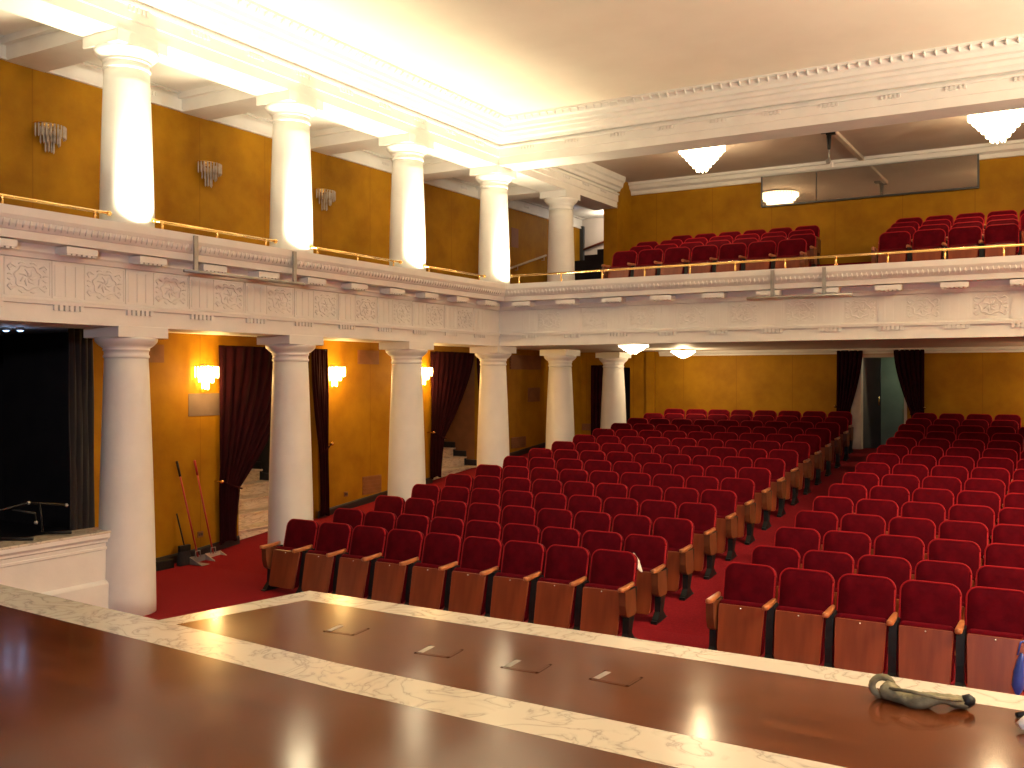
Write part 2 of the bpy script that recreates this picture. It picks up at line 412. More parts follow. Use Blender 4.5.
UP2 = [(-.6, 6.66), (0, 6.66), (0, 6.80), (.012, 6.81), (.012, 6.955), (.04, 6.965), (.045, 6.995), (.0, 7.005), (.0, 7.03), (.06, 7.04), (.08, 7.10), (.13, 7.13), (.15, 7.22), (.19, 7.25), (.21, 7.37), (-.6, 7.37)]
beam('trim_7', PL, 15.9, 20.70, (0, 0), [16.3, 17.2, 18.1, 19.0, 19.9], None, UP2, 'white beam over the rear upper column dying into the back wall')
bm = bmesh.new(); prof = [(0, 7.08), (.03, 7.09), (.05, 7.17), (.12, 7.21), (.15, 7.29), (.19, 7.30), (.20, 7.37), (0, 7.37)]
profile_run(bm, prof, lambda o, z, t: (t, YU - o, z), XF, 8.0)
struct(link('trim_8', bm, 'plaster'), 'white cornice along the rear wall of the balcony')

# ------------------------------------------------------------------ columns
ORD = ['first', 'second', 'third', 'fourth', 'fifth', 'sixth', 'seventh', 'eighth', 'ninth', 'tenth', 'eleventh', 'twelfth', 'thirteenth', 'fourteenth', 'fifteenth']
def shaft_bm(z0, z1, r0, r1):
    bm = bmesh.new(); pr = []
    for k in range(13):
        s = k / 12; pr.append((r0 + (r1 - r0) * (s ** 1.5), z0 + (z1 - z0) * s))
    lathe(bm, pr, 40); return bm
def cap_bm(z, r, spread):
    bm = bmesh.new()
    lathe(bm, [(r, z), (r + .012, z + .012), (r + .014, z + .03), (r + .004, z + .045), (r + .004, z + .085), (r + .014, z + .09), (r + .018, z + .108), (r + .010, z + .115),
               (r + spread * .55, z + .15), (r + spread * .92, z + .19), (r + spread, z + .215), (r + spread, z + .232), (r + spread - .02, z + .24)], 40)
    return bm
LOWDESC = ['white lower column standing behind the marble-edged stage, next to the box parapet',
           'white lower column with brooms and lit sconces on either side of it',
           'white lower column between a lit sconce and the second curtained doorway',
           'white lower column directly under the corner of the balcony front',
           'white lower column first under the rear balcony, past the corner',
           'white lower column farthest from the stage, beside the rear wall']
UPDESC = ['floodlit white upper column nearest the stage, on the gallery ledge',
          'floodlit white upper column second from the stage, on the gallery ledge',
          'floodlit white upper column third from the stage, on the gallery ledge',
          'floodlit white upper column at the corner of gallery and balcony',
          'unlit white upper column behind the brass rail at the balcony side']
for i, y in enumerate(COLY):
    zb = fl(y) - .02
    c = empty('lower_column', (XC, y, 0), LOWDESC[i], 'column', 'lower columns')
    link('shaft', shaft_bm(zb, 2.975, .322, .242), 'plaster', c, True)
    link('capital', cap_bm(2.965, .242, .105), 'plaster', c, True)
    b = bmesh.new(); box(b, (-.31, -.345, 3.20), (.308, .345, 3.33), .006); link('abacus', b, 'plaster', c)
for i, y in enumerate(COLY[:5]):
    c = empty('upper_column', (XC + .02, y, 4.42 if i < 4 else 4.30), UPDESC[i], 'column', 'upper columns')
    z0 = c.location.z
    link('shaft', shaft_bm(0, 6.30 - z0, .302, .252), 'plaster', c, True)
    link('capital', cap_bm(6.29 - z0, .252, .105), 'plaster', c, True)
    b = bmesh.new(); box(b, (-.33, -.345, 6.525 - z0), (.29, .345, 6.67 - z0), .006); link('abacus', b, 'plaster', c)

# ------------------------------------------------------------------ stage
outer = [(-11.4, 4.72), (-9.4, 4.60), (-7.22, 4.46), (-5.39, 4.34), (-3.56, 4.18), (-1.56, 4.13), (0.5, 4.10), (4, 4.08)]
inner = [(-11.4, 4.36), (-9.0, 4.21), (-6.56, 4.05), (-5.15, 3.956), (-3.28, 3.83), (-1.46, 3.77), (0.5, 3.74), (4, 3.72)]
def slab(bm, poly, z0, z1):
    lo = [bm.verts.new((x, y, z0)) for x, y in poly]; hi = [bm.verts.new((x, y, z1)) for x, y in poly]
    n = len(poly); bm.faces.new(list(reversed(lo))); bm.faces.new(hi)
    for i in range(n): bm.faces.new([lo[i], lo[(i + 1) % n], hi[(i + 1) % n], hi[i]])
bm = bmesh.new(); slab(bm, [(-11.4, -3)] + inner + [(4, -3)], ZS - .25, ZS)
stage = struct(link('floor.002', bm, 'deck'), 'glossy dark mahogany stage floor')
bm = bmesh.new(); slab(bm, inner + list(reversed(outer)), ZS - .25, ZS)
link('marble_border', bm, 'marble', stage)['label'] = 'white veined marble band'
# apron
FO = [(-5.24, outer[3][1] - .01), (-5.0, 5.50), (4, 5.50)]
thr = [(-5.06, 4.30), (-4.81, 5.255), (4, 5.255)]
bm = bmesh.new(); slab(bm, [(-5.06, 4.308), (-3.56, 4.18), (-1.56, 4.13), (.5, 4.10), (4, 4.08), (4, 5.255), (-4.81, 5.255)], ZS - .25, ZS)
apron = struct(link('floor.003', bm, 'deck'), 'glossy wooden apron in front of the stage')
bm = bmesh.new(); slab(bm, [(-5.25, 4.32), (-5.06, 4.308), (-4.81, 5.255), (4, 5.255), (4, 5.5), (-5.0, 5.5)], ZS - .25, ZS)
link('marble_border', bm, 'marble', apron)['label'] = 'pale veined marble edging'
bm = bmesh.new(); slab(bm, [(-11.3, 4.2), (-7.2, 4.40), (-5.4, 4.28), (-5.2, 4.30), (-4.96, 5.46), (4, 5.46), (4, -2.9), (-11.3, -2.9)], -.02, ZS - .25)
link('stage_riser', bm, 'plaster', stage)
# flush socket hatches in the apron
HD = ['small flush floor hatch in the apron, nearest the marble corner', 'flush grey-edged floor hatch in the apron, second from the marble corner', 'flush floor hatch in mid apron, third from the marble corner', 'flush floor hatch in the apron facing the centre aisle']
for i, (x, y, rz) in enumerate([(-4.02, 4.76, .1), (-3.24, 4.66, .1), (-2.66, 4.67, .05), (-2.14, 4.72, -.05)]):
    h = empty('floor_hatch', (x, y, ZS), HD[i], 'floor hatch', 'hatches in the apron', rz)
    b = bmesh.new(); box(b, (-.10, -.075, -.01), (.10, .075, .003)); link('lid', b, 'deck', h)
    b = bmesh.new()
    for p in (((-.115, -.09), (.115, -.075)), ((-.115, .075), (.115, .09)), ((-.115, -.09), (-.10, .09)), ((.10, -.09), (.115, .09))):
        box(b, (*p[0], -.01), (*p[1], .002))
    link('frame', b, 'deck', h)
    b = bmesh.new(); box(b, (-.10, -.07, .0), (-.065, .07, .005)); link('pull_plate', b, 'grey_metal', h)

# ------------------------------------------------------------------ box parapet by the first column
PX = -9.62
bm = bmesh.new()
prof = [(-.25, -.05), (0, -.05), (0, .10), (.045, .11), (.045, .40), (.03, .42), (.0, .44), (.0, .78), (.015, .79), (.015, .815), (.0, .82), (.0, .86), (.03, .875), (.03, .90), (.06, .93), (.06, .975), (-.25, .975)]
profile_run(bm, prof, lambda o, z, t: (PX + o, t, z), 4.4, 7.30)
par = struct(link('wall_box', bm, 'plaster'), 'white moulded parapet of the side box beside the first column')
bm = bmesh.new(); box(bm, (PX - .33, 4.4, .975), (PX + .065, 7.32, 1.0), .006)
link('marble_sill', bm, 'marble', par)
# dark side box behind it
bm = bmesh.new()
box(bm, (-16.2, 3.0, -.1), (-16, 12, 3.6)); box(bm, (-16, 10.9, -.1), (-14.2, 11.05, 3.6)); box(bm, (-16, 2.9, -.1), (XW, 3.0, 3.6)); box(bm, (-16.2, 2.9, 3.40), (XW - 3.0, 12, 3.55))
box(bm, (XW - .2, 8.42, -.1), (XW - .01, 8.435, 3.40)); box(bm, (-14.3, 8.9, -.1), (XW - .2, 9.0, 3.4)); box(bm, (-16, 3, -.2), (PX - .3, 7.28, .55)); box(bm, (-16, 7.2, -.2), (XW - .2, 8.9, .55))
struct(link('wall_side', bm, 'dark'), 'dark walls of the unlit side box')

def drape(name, y_or_x, place, w0, w1, tie, z0, z1, folds, label, group, knob=True, bottom=None, dirn=1):
    """place(u, d, z): u along the wall, d off the wall. Fixed edge at w0; free edge w1 at the top, gathered to tie=(u,z)."""
    root = empty(name, place(w0, 0, z0), label, 'curtain', group)
    bm = bmesh.new(); NU, NZ = 48, 40; grid = []
    org = Vector(root.location)
    for j in range(NZ + 1):
        z = z1 + (z0 - z1) * j / NZ; row = []
        if tie:
            tu, tz = tie
            if z >= tz:
                s = (z1 - z) / (z1 - tz); free = w1 + (tu - w1) * (s ** 1.6)
            else:
                s = (tz - z) / (tz - z0); free = tu + ((bottom or tu) - tu) * math.sin(s * PI / 2)
        else: free = w1
        width = abs(free - w0); amp = .022 + .02 * (1 - min(1, width / abs(w1 - w0)))
        for i in range(NU + 1):
            s = i / NU; u = w0 + (free - w0) * s
            d = .07 + amp * math.sin(2 * PI * folds * s + .6 * math.sin(z * 1.3)) + .008 * math.sin(17 * s + 3 * z)
            zz = z + (0.05 * math.sin(3 * s) if j == NZ else 0)
            row.append(bm.verts.new(Vector(place(u, d, zz)) - org))
        grid.append(row)
    for a, b in zip(grid, grid[1:]):
        for i in range(NU): bm.faces.new([a[i], a[i + 1], b[i + 1], b[i]])
    o = link('cloth', bm, 'curtain', root, True)
    so = o.modifiers.new('thick', 'SOLIDIFY'); so.thickness = .012
    if tie and knob:
        b = bmesh.new()
        p0 = Vector(place(w0 - dirn * .03, 0, tie[1] + .12)) - org; p1 = Vector(place(w0 - dirn * .03, .16, tie[1] + .12)) - org
        tube(b, [p0, p0.lerp(p1, .8), p1], .012, 8); kb = bmesh.new()
        bmesh.ops.create_uvsphere(kb, u_segments=12, v_segments=8, radius=.03, matrix=Matrix.Translation(p1))
        me = bpy.data.meshes.new('t'); kb.to_mesh(me); kb.free(); b.from_mesh(me); bpy.data.meshes.remove(me)
        link('tieback_knob', b, 'brass', root, True)['label'] = 'brass tieback knob'
        b = bmesh.new()
        pa = Vector(place(w0 - dirn * .03, .14, tie[1] + .12)) - org; pb_ = Vector(place((w0 + tie[0]) / 2, .155, tie[1] + .03)) - org; pc = Vector(place(tie[0], .13, tie[1] - .03)) - org
        tube(b, [pa, pb_, pc], .014, 8); link('tieback_cord', b, 'curtain', root, True)
    return root
PWL = lambda u, d, z: (XW + d, u, z)
drape('door_curtain', 0, PWL, 10.64, 12.4, (11.05, 1.02), .16, 3.24, 9, 'maroon curtain tied back at the first side doorway, beside the brooms', 'tied back doorway curtains', bottom=10.98)
drape('door_curtain', 0, PWL, 13.12, 12.72, (12.92, 1.45), .30, 3.24, 7, 'narrow maroon curtain showing just behind the second lower column', 'tied back doorway curtains', bottom=12.98, dirn=-1)
drape('door_curtain', 0, PWL, 16.28, 17.9, (16.74, 1.5), .66, 3.28, 9, 'maroon curtain tied back at the second side doorway, above white steps', 'tied back doorway curtains', bottom=16.62)
drape('door_curtain', 0, PWL, 18.45, 18.02, (18.26, 1.95), .80, 3.28, 7, 'maroon curtain beside the fourth lower column, hung at the second side doorway', 'tied back doorway curtains', bottom=18.3, dirn=-1)
PWB = lambda u, d, z: (u, YB - d, z)
drape('door_curtain', 0, PWB, -4.95, -4.38, (-4.66, 1.95), 1.12, 3.36, 6, 'dark maroon curtain on the column side of the rear doorway', 'rear doorway curtains', bottom=-4.72)
drape('door_curtain', 0, PWB, -3.08, -3.72, (-3.36, 1.95), 1.12, 3.36, 6, 'dark maroon curtain on the far side of the rear doorway', 'rear doorway curtains', bottom=-3.25, dirn=-1)
drape('door_curtain', 0, PWB, -11.25, -10.6, None, 1.12, 3.06, 6, 'dark curtain in the corridor doorway behind the last lower column', None)
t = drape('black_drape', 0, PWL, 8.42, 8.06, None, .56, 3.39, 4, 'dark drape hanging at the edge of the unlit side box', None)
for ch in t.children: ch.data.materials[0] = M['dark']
t['category'] = 'drape'

# stair wells behind the side doorways
def stairwell(y0, y1, zf, n, rise, label, dark_wall):
    bm = bmesh.new()
    box(bm, (-15, y0 - .15, zf - .2), (XW - .2, y0, 3.5)); box(bm, (-15, y1, zf - .2), (XW - .2, y1 + .15, 3.5)); box(bm, (-15.1, y0 - .15, zf - .2), (-14.9, y1 + .15, 3.5))
    struct(link('wall_stair', bm, dark_wall))
    st = empty('marble_steps', (XW - .1, (y0 + y1) / 2, zf), label, 'steps', 'marble steps in the side doorways')
    for k in range(n):
        b = bmesh.new(); hy = (y1 - y0) / 2 - .005
        box(b, (-.02 - .30 * (k + 1), -hy, -.15), (-.30 * k - .055, hy, rise * (k + 1) - .033))
        box(b, (-.02 - .30 * (k + 1), -hy, rise * (k + 1) - .035), (-.30 * k, hy, rise * (k + 1)), .008)
        link('step', b, 'stair_marble', st)
    b = bmesh.new(); hy = (y1 - y0) / 2 - .005
    box(b, (-3.2, -hy, -.15), (-.30 * n - .02, hy, rise * n)); link('landing', b, 'dark', st)
    b = bmesh.new()
    for k in range(n): box(b, (-.02 - .30 * (k + 1) - .06, hy - .03, rise * k + .02), (-.30 * k - .02, hy - .003, rise * (k + 1) + .13))
    link('stepped_skirting', b, 'black_skirting', st)
    return st
stairwell(DA[0], DA[1], .10, 5, .195, 'banded marble steps climbing through the first side doorway', 'dark')
stairwell(DB[0], DB[1], .58, 5, .19, 'pale marble steps with black skirting in the second side doorway', 'grille')
# pale door leaf at the head of the first stair
bm = bmesh.new(); box(bm, (-14.85, 12.0, 1.1), (-14.78, 12.75, 2.6), .01); struct(link('door_1', bm, 'green_door'), 'pale door at the head of the first stair')

# rear door: opening box, frame, leaf ajar
bm = bmesh.new()
box(bm, (DX0 - .4, YB + 1.6, .8), (DX1 + .4, YB + 1.7, 3.4)); box(bm, (DX0 - .5, YB + .2, .8), (DX0 - .4, YB + 1.7, 3.4)); box(bm, (DX1 + .4, YB + .2, .8), (DX1 + .5, YB + 1.7, 3.4))
struct(link('wall_lobby', bm, 'green_door'), 'dim grey-green lobby wall beyond the rear doorway')
bm = bmesh.new(); zf = fl(YB)
box(bm, (DX0, YB - .02, zf), (DX0 + .22, YB + .22, DZT)); box(bm, (DX1 - .06, YB - .02, zf), (DX1, YB + .22, DZT)); box(bm, (DX0, YB - .02, DZT - .07), (DX1, YB + .22, DZT))
dr = struct(link('door_2', bm, 'pale_paper'), 'grey door frame of the rear doorway')
bm = bmesh.new(); mt = Matrix.Translation((DX0 + .22, YB + .2, zf)) @ Matrix.Rotation(math.radians(38), 4, 'Z')
box(bm, (0, 0, .01), (.44, .045, DZT - zf - .08), .006, mt); leaf = link('door_leaf', bm, 'door_frame', dr)
bm = bmesh.new(); tube(bm, [mt @ Vector((.36, -.05, 1.0)), mt @ Vector((.36, -.05, 1.2))], .012, 8); link('handle', bm, 'brass', leaf, True)
bm = bmesh.new(); box(bm, (DX0 - .35, YB - .25, zf - .02), (DX0 + .05, YB - .01, zf + .012)); tag(link('threshold_board', bm, 'pale_paper'), 'pale board lying on the floor at the rear doorway', 'board')

L = bpy.data.lights.new('lobby_glow', 'POINT'); L.energy = 9; L.color = (.85, 1, .75); L.shadow_soft_size = .1
lo = bpy.data.objects.new('lobby_glow', L); COL.objects.link(lo); lo.location = (-3.5, YB + .9, 2.9)
# ------------------------------------------------------------------ theatre seats
SEATS = {}
def seat_meshes():
    tl = Matrix.Translation((0, .34, .40)) @ Matrix.Rotation(math.radians(-14), 4, 'X')
    b = bmesh.new(); pillow(b, .515, .50, .10, .03, .085, tl, .016); br = link('backrest', b, 'velvet', None, True)
    b = bmesh.new(); ol = rr(.505, .49, .10, .03, 0, 6); tube(b, [tl @ Vector((x, .012, z + .005)) for x, z in ol + ol[:1]], .011, 5); pi_ = link('piping', b, 'piping', None, True)
    b = bmesh.new(); tb = Matrix.Translation((0, .425, .30)) @ Matrix.Rotation(math.radians(-14), 4, 'X')
    ring_loft(b, [[tb @ Vector((x, y, z)) for x, z in rr(.47, .55, .11, .03, d)] for d, y in ((0, 0), (0, .016), (.006, .022))]); bs = link('back_shell', b, 'seat_wood', None, 'auto')
    tp = Matrix.Translation((0, .055, .07)) @ Matrix.Rotation(math.radians(-13), 4, 'X')
    b = bmesh.new(); ring_loft(b, [[tp @ Vector((x * (1 - .07 * (1 - z / .47)), y, z)) for x, z in rr(.452, .47, .02, .04, d)] for d, y in ((.005, -.002), (0, .004), (0, .022))]); pn = link('seat_pan', b, 'seat_wood', None, 'auto')
    b = bmesh.new(); tc = tp @ Matrix.Translation((0, .022, .02)); pillow_spec = [(.03, 0), (0, .012), (0, .06), (.02, .085), (.05, .092)]
    ring_loft(b, [[tc @ Vector((x, y, z)) for x, z in rr(.46, .495, .05, .06, d)] for d, y in pillow_spec]); cu = link('seat_cushion', b, 'velvet', None, True)
    def arm(x):
        b = bmesh.new()
        ring_loft(b, [[(x + xx, y, z + zz) for xx, zz in rr(w, .042, .014, .012, 0, 3)] for y, w, z in ((-.008, .03, .552), (.0, .052, .548), (.03, .062, .546), (.14, .06, .548), (.26, .05, .556), (.33, .04, .560))])
        return b
    def std(x):
        b = bmesh.new()
        rings = []
        for y0, y1, z in ((.20, .36, .55), (.17, .34, .40), (.14, .28, .24), (.13, .22, .10), (.06, .30, .025), (.04, .33, -.03)):
            rings.append([(x - .034, y0, z), (x + .034, y0, z), (x + .034, y1, z), (x - .034, y1, z)])
        ring_loft(b, rings); box(b, (x - .035, .02, -.03), (x + .035, .36, .014), .006)
        return b
    return br, bs, pn, cu, arm, std, pi_
br, bs, pn, cu, arm, std, pi_ = seat_meshes()
proto = bpy.data.objects.new('theatre_seat', None); COL.objects.link(proto)
for o in (br, bs, pn, cu): o.parent = proto
a = link('armrest', arm(-.2775), 'arm_wood', proto, True); s = link('standard', std(-.2775), 'black_metal', proto)
a2 = link('armrest', arm(.2775), 'arm_wood', proto, True); s2 = link('standard', std(.2775), 'black_metal', proto)
ep = {}
for sx in (-1, 1):
    b = bmesh.new(); x = sx * .2775
    rings = []
    for y0, y1, z in ((.045, .30, .548), (.05, .32, .40), (.08, .33, .30), (.12, .30, .27)):
        rings.append([(x - .038, y0, z), (x + .038, y0, z), (x + .038, y1, z), (x - .038, y1, z)])
    ring_loft(b, rings); ep[sx] = link('end_panel', b, 'panel_wood', None)
b = bmesh.new(); bmesh.ops.create_uvsphere(b, u_segments=8, v_segments=6, radius=.010, matrix=Matrix.Translation((0, .148, .50))); rivet = link('rivet', b, 'chrome', None, True)

def put(o, parent):
    c = o.copy(); COL.objects.link(c); c.parent = parent; return c
def place_seat(x, y, z, pitch, first, last, label, group, rivets=False):
    r = proto.copy(); COL.objects.link(r); r.location = (x, y, z); r.scale = (pitch / .555, 1, 1)
    for o in (bs, cu, a, s): put(o, r)
    put(pi_, put(br, r))
    p = put(pn, r)
    if rivets: put(rivet, p)
    if last: put(a2, r); put(s2, r); put(ep[1], r)
    if first: put(ep[-1], r)
    tag(r, label, 'seat', group)
    return r
row_no = 0
for k in range(15):
    y = 9.1 + .925 * k; z = fl(y + .25)
    rank = ORD[k]
    # block beside the columns
    if k < 14:
        nn = 9; x0 = -9.09; x1 = -4.08 - .0205 * k
    else:
        nn = 8; x0 = -8.93; x1 = -4.45
    p = (x1 - x0) / nn
    for i in range(nn):
        q = nn - 1 - i
        if q == 0: where = 'at centre aisle'
        elif i == 0: where = 'at column end'
        else: where = ORD[q] + ' from centre aisle'
        lab = f'red theatre seat, column-side block, {rank} row from stage, {where}'
        place_seat(x0 + p * (i + .5), y, z, p, i == 0, q == 0, lab, 'tip-up seats in the column-side block', k == 0)
    # block across the aisle
    x0 = -3.15 - (.08 if k > 11 else 0); p = .555 if k < 12 else .53
    for i in range(9):
        xl = x0 + p * i
        if xl / (y + .4) > -.052: break
        where = 'at the aisle end' if i == 0 else ORD[i] + ' from the aisle'
        lab = f'red theatre seat, block across the aisle, {rank} row from stage, {where}'
        place_seat(xl + p / 2, y, z, p, i == 0, False, lab, 'tip-up seats in the block across the aisle', k < 2)
# balcony
BY = [17.30, 18.22, 19.16, 20.10]
for k in range(4):
    x1 = (-4.30, -4.35, -4.6, -4.72)[k]; nn = (7, 7, 7, 6)[k]; p = .548
    x0 = x1 - nn * p
    for i in range(nn):
        q = nn - 1 - i
        where = 'at the aisle end' if q == 0 else ORD[q] + ' from the aisle'
        place_seat(x0 + p * (i + .5), BY[k], ZT[k], p, i == 0, q == 0, f'red balcony seat, column-side group, {ORD[k]} row from rail, {where}', 'balcony seats in the column-side group')
    x0 = (-3.10, -3.15, -3.22, -3.28)[k]
    for i in range(8):
        xl = x0 + p * i
        if xl / (BY[k] + .4) > -.052: break
        where = 'at the aisle end' if i == 0 else ORD[i] + ' from the aisle'
        place_seat(xl + p / 2, BY[k], ZT[k], p, i == 0, False, f'red balcony seat under the long window, {ORD[k]} row from rail, {where}', 'balcony seats under the long window')
# remove prototypes
for o in [pi_, br, bs, pn, cu, a, s, a2, s2, ep[1], ep[-1], rivet, proto]: bpy.data.objects.remove(o)

# ------------------------------------------------------------------ brass rails
def rail(pts, posts, label, zl):
    root = empty('brass_rail', pts[0], label, 'handrail', 'brass rails on the balcony ledge'); org = Vector(pts[0])
    b = bmesh.new(); tube(b, [Vector(p) - org for p in pts], .018, 12); bar = link('bar', b, 'brass', root, True)
    for e in (0, -1):
        b = bmesh.new(); bmesh.ops.create_uvsphere(b, u_segments=12, v_segments=8, radius=.03, matrix=Matrix.Translation(Vector(pts[e]) - org)); link('end_cap', b, 'brass', root, True)
    for p in posts:
        b = bmesh.new(); q = Vector(p) - org
        lathe(b, [(.034, zl - org.z), (.034, zl - org.z + .012), (.016, zl - org.z + .02), (.016, -.02), (.022, 0)], 12, (q.x, q.y, 0)); link('post', b, 'brass', root, True)
    return root
zr = 4.555; xr = -9.28
RL = ['brass rail on the gallery ledge, nearest the stage, ending at the first upper column', 'brass rail between the first and second floodlit upper columns', 'brass rail between the second and third floodlit upper columns', 'brass rail between the third floodlit upper column and the corner column']
for lab, (y0, y1) in zip(RL, ((4.6, 7.0), (7.60, 9.56), (10.26, 12.30), (12.96, 14.78))):
    n = 3 if y1 - y0 > 1.9 else 2
    rail([(xr, y0, zr), (xr, y1, zr)], [(xr, y0 + .12 + (y1 - y0 - .3) * i / (n - 1), zr) for i in range(n)], lab, 4.42)
rail([(-9.02, 15.30, 4.592), (1.5, 15.30, 4.592)], [(x, 15.30, 4.59) for x in (-8.86, -8.0, -7.2, -6.41, -5.61, -4.85, -4.05, -3.28, -2.53, -1.75, -.99, -.2, .6)], 'long brass rail on the ledge in front of the balcony seats', 4.42)

# pipe bars hung below the ledge
def hung_bar(a, b, hangs, label):
    root = empty('lighting_bar', a, label, 'lighting bar', 'empty lighting bars on the balcony front'); org = Vector(a)
    m = bmesh.new(); tube(m, [Vector((0, 0, 0)), Vector(b) - org], .022, 10); link('pipe', m, 'grey_metal', root, True)
    for h, top in hangs:
        m = bmesh.new(); d = Vector(h) - org
        dirv = (Vector(b) - org).normalized() * .028
        p = Vector((abs(dirv.x) + .012 * (dirv.x == 0), abs(dirv.y) + .012 * (dirv.y == 0), 0))
        box(m, (d.x - max(p.x, .008), d.y - max(p.y, .008), .0), (d.x + max(p.x, .008), d.y + max(p.y, .008), top - org.z)); link('hanger', m, 'grey_metal', root)
    return root
hung_bar((-8.96, 7.76, 3.98), (-8.96, 9.75, 3.98), [((-8.96, 7.93, 0), 4.40), ((-8.96, 9.58, 0), 4.40)], 'grey lighting bar hung below the side gallery ledge')
hung_bar((-4.57, 15.01, 3.98), (-2.98, 15.01, 3.98), [((-4.17, 15.01, 0), 4.40), ((-3.39, 15.01, 0), 4.40)], 'grey lighting bar hung below the rear balcony ledge')

# ------------------------------------------------------------------ sconces, chandeliers
def rods(bm, c, rad, n, z0, z1, a0, a1, w=.012):
    for i in range(n):
        a = a0 + (a1 - a0) * (i + .5) / n
        x, y = c[0] + rad * math.cos(a), c[1] + rad * math.sin(a)
        zz = z0 + random.uniform(-.008, .008)
        ring_loft(bm, [[(x + r * math.cos(a + q), y + r * math.sin(a + q), z) for q in (0, PI * .5, PI, PI * 1.5)] for r, z in ((.003, zz), (w, zz + .02), (w, z1), (.004, z1 + .008))])
def sconce(y, z, lit, label):
    root = empty('wall_sconce', (XW, y, z), label, 'wall lamp', 'lit crystal wall sconces' if lit else 'unlit crystal wall sconces')
    b = bmesh.new(); box(b, (0, -.06, -.02), (.018, .06, .16), .006); link('backplate', b, 'brass', root)
    b = bmesh.new()
    for rad in (.21, .13, .06):
        tube(b, [(.03 + rad * math.cos(-PI / 2 + PI * k / 12) * .7, rad * math.sin(-PI / 2 + PI * k / 12), .135 - (.21 - rad) * .3) for k in range(13)], .006, 6)
    tube(b, [(.01, 0, .13), (.12, 0, .135)], .008, 6); tube(b, [(.01, -.2, .13), (.03, -.21, .135)], .006, 6); tube(b, [(.01, .2, .13), (.03, .21, .135)], .006, 6); link('bracket', b, 'brass', root)
    mt = 'sconce_lit' if lit else 'crystal_off'
    for rad, n, z0, z1 in ((.20, 13, -.04, .12), (.13, 9, -.12, .09), (.06, 5, -.22, .06)):
        b = bmesh.new(); rods(b, (.035, 0), rad, n, z0, z1, -PI / 2, PI / 2, .013); link('glass_rod_tier', b, mt, root)
    if lit:
        b = bmesh.new(); bmesh.ops.create_uvsphere(b, u_segments=10, v_segments=8, radius=.03, matrix=Matrix.Translation((.09, 0, .06))); link('bulb', b, 'sconce_lit', root, True)
        L = bpy.data.lights.new('sconce_glow', 'POINT'); L.energy = 62; L.color = (1, .60, .20); L.shadow_soft_size = .05
        lo = bpy.data.objects.new('sconce_glow', L); COL.objects.link(lo); lo.location = (XW + .27, y, z + .02)
    return root
sconce(10.38, 2.78, True, 'lit crystal sconce above the brooms, next to the first doorway curtain')
sconce(13.33, 2.80, True, 'lit crystal sconce on the wall just past the second lower column')
sconce(16.02, 2.81, True, 'lit crystal sconce half hidden by the third lower column')
sconce(7.81, 5.86, False, 'unlit crystal sconce on the gallery wall nearest the stage')
sconce(10.45, 5.87, False, 'unlit crystal sconce on the gallery wall between first and second upper columns')
sconce(13.07, 5.89, False, 'unlit crystal sconce on the gallery wall between second and third upper columns')

def chandelier(x, y, z, R, H, label, power, group):
    root = empty('crystal_chandelier', (x, y, z), label, 'chandelier', group)
    b = bmesh.new(); lathe(b, [(.06, 0), (.06, -.02), (R * .98, -.03), (R * .98, -.045), (.05, -.05)], 28); link('ceiling_plate', b, 'brass', root)
    tiers = 6
    for k in range(tiers):
        s = 1 - k / tiers * .92
        b = bmesh.new(); rods(b, (0, 0), R * s, max(6, int(40 * s)), -.05 - H * (k + 1.25) / (tiers + .4), -.05 - H * k / (tiers + .4), 0, 2 * PI, .016 * (R / .44) + .004); link('crystal_tier', b, 'crystal_lit', root)
    b = bmesh.new(); lathe(b, [(R * .55, -.06), (R * .7, -.05 - H * .25), (R * .35, -.05 - H * .62), (.02, -.05 - H * .9)], 20); link('diffuser_bowl', b, 'crystal_lit', root, True)
    L = bpy.data.lights.new('chandelier_glow', 'POINT'); L.energy = power; L.color = (1, .72, .40); L.shadow_soft_size = .12
    lo = bpy.data.objects.new('chandelier_glow', L); COL.objects.link(lo); lo.location = (x, y, z - H - .18)
    return root
chandelier(-6.57, 18.58, 7.36, .44, .50, 'lit crystal chandelier on the balcony ceiling beside the long window', 50, 'balcony chandeliers')
chandelier(-1.31, 18.75, 7.36, .46, .52, 'lit crystal chandelier on the balcony ceiling farthest from the columns', 50, 'balcony chandeliers')
chandelier(-7.35, 17.0, 3.40, .27, .17, 'small lit chandelier under the balcony, just past the last lower column', 30, 'small chandeliers under the balcony')
chandelier(-8.05, 21.5, 3.40, .27, .17, 'small lit chandelier under the balcony, nearer the rear wall', 85, 'small chandeliers under the balcony')
chandelier(.3, 21.6, 3.40, .27, .17, 'small lit chandelier under the balcony above the block across the aisle', 100, 'small chandeliers under the balcony')

# cool bulbs
for x, y, z, lab in ((-12.21, 7.64, 3.39, 'cool blue-white ceiling lamp in the dark side box, farther from the columns'), (-12.04, 7.73, 3.39, 'cool blue-white ceiling lamp in the dark side box, nearer the first column'), (-11.0, 21.6, 6.94, 'cool blue-white ceiling lamp at the far end of the upper gallery')):
    root = empty('ceiling_spot', (x, y, z), lab, 'ceiling lamp', 'cool ceiling lamps')
    b = bmesh.new(); lathe(b, [(.05, .01), (.055, 0), (.055, -.02), (.042, -.03)], 16); link('ring', b, 'grey_metal', root)
    b = bmesh.new(); lathe(b, [(.04, -.02), (.04, -.034), (.015, -.045)], 16); link('bulb', b, 'blue_bulb', root, True)
    L = bpy.data.lights.new('cool_glow', 'POINT'); L.energy = .5; L.color = (.45, .62, 1); L.shadow_soft_size = .04
    lo = bpy.data.objects.new('cool_glow', L); COL.objects.link(lo); lo.location = (x, y, z - .14)

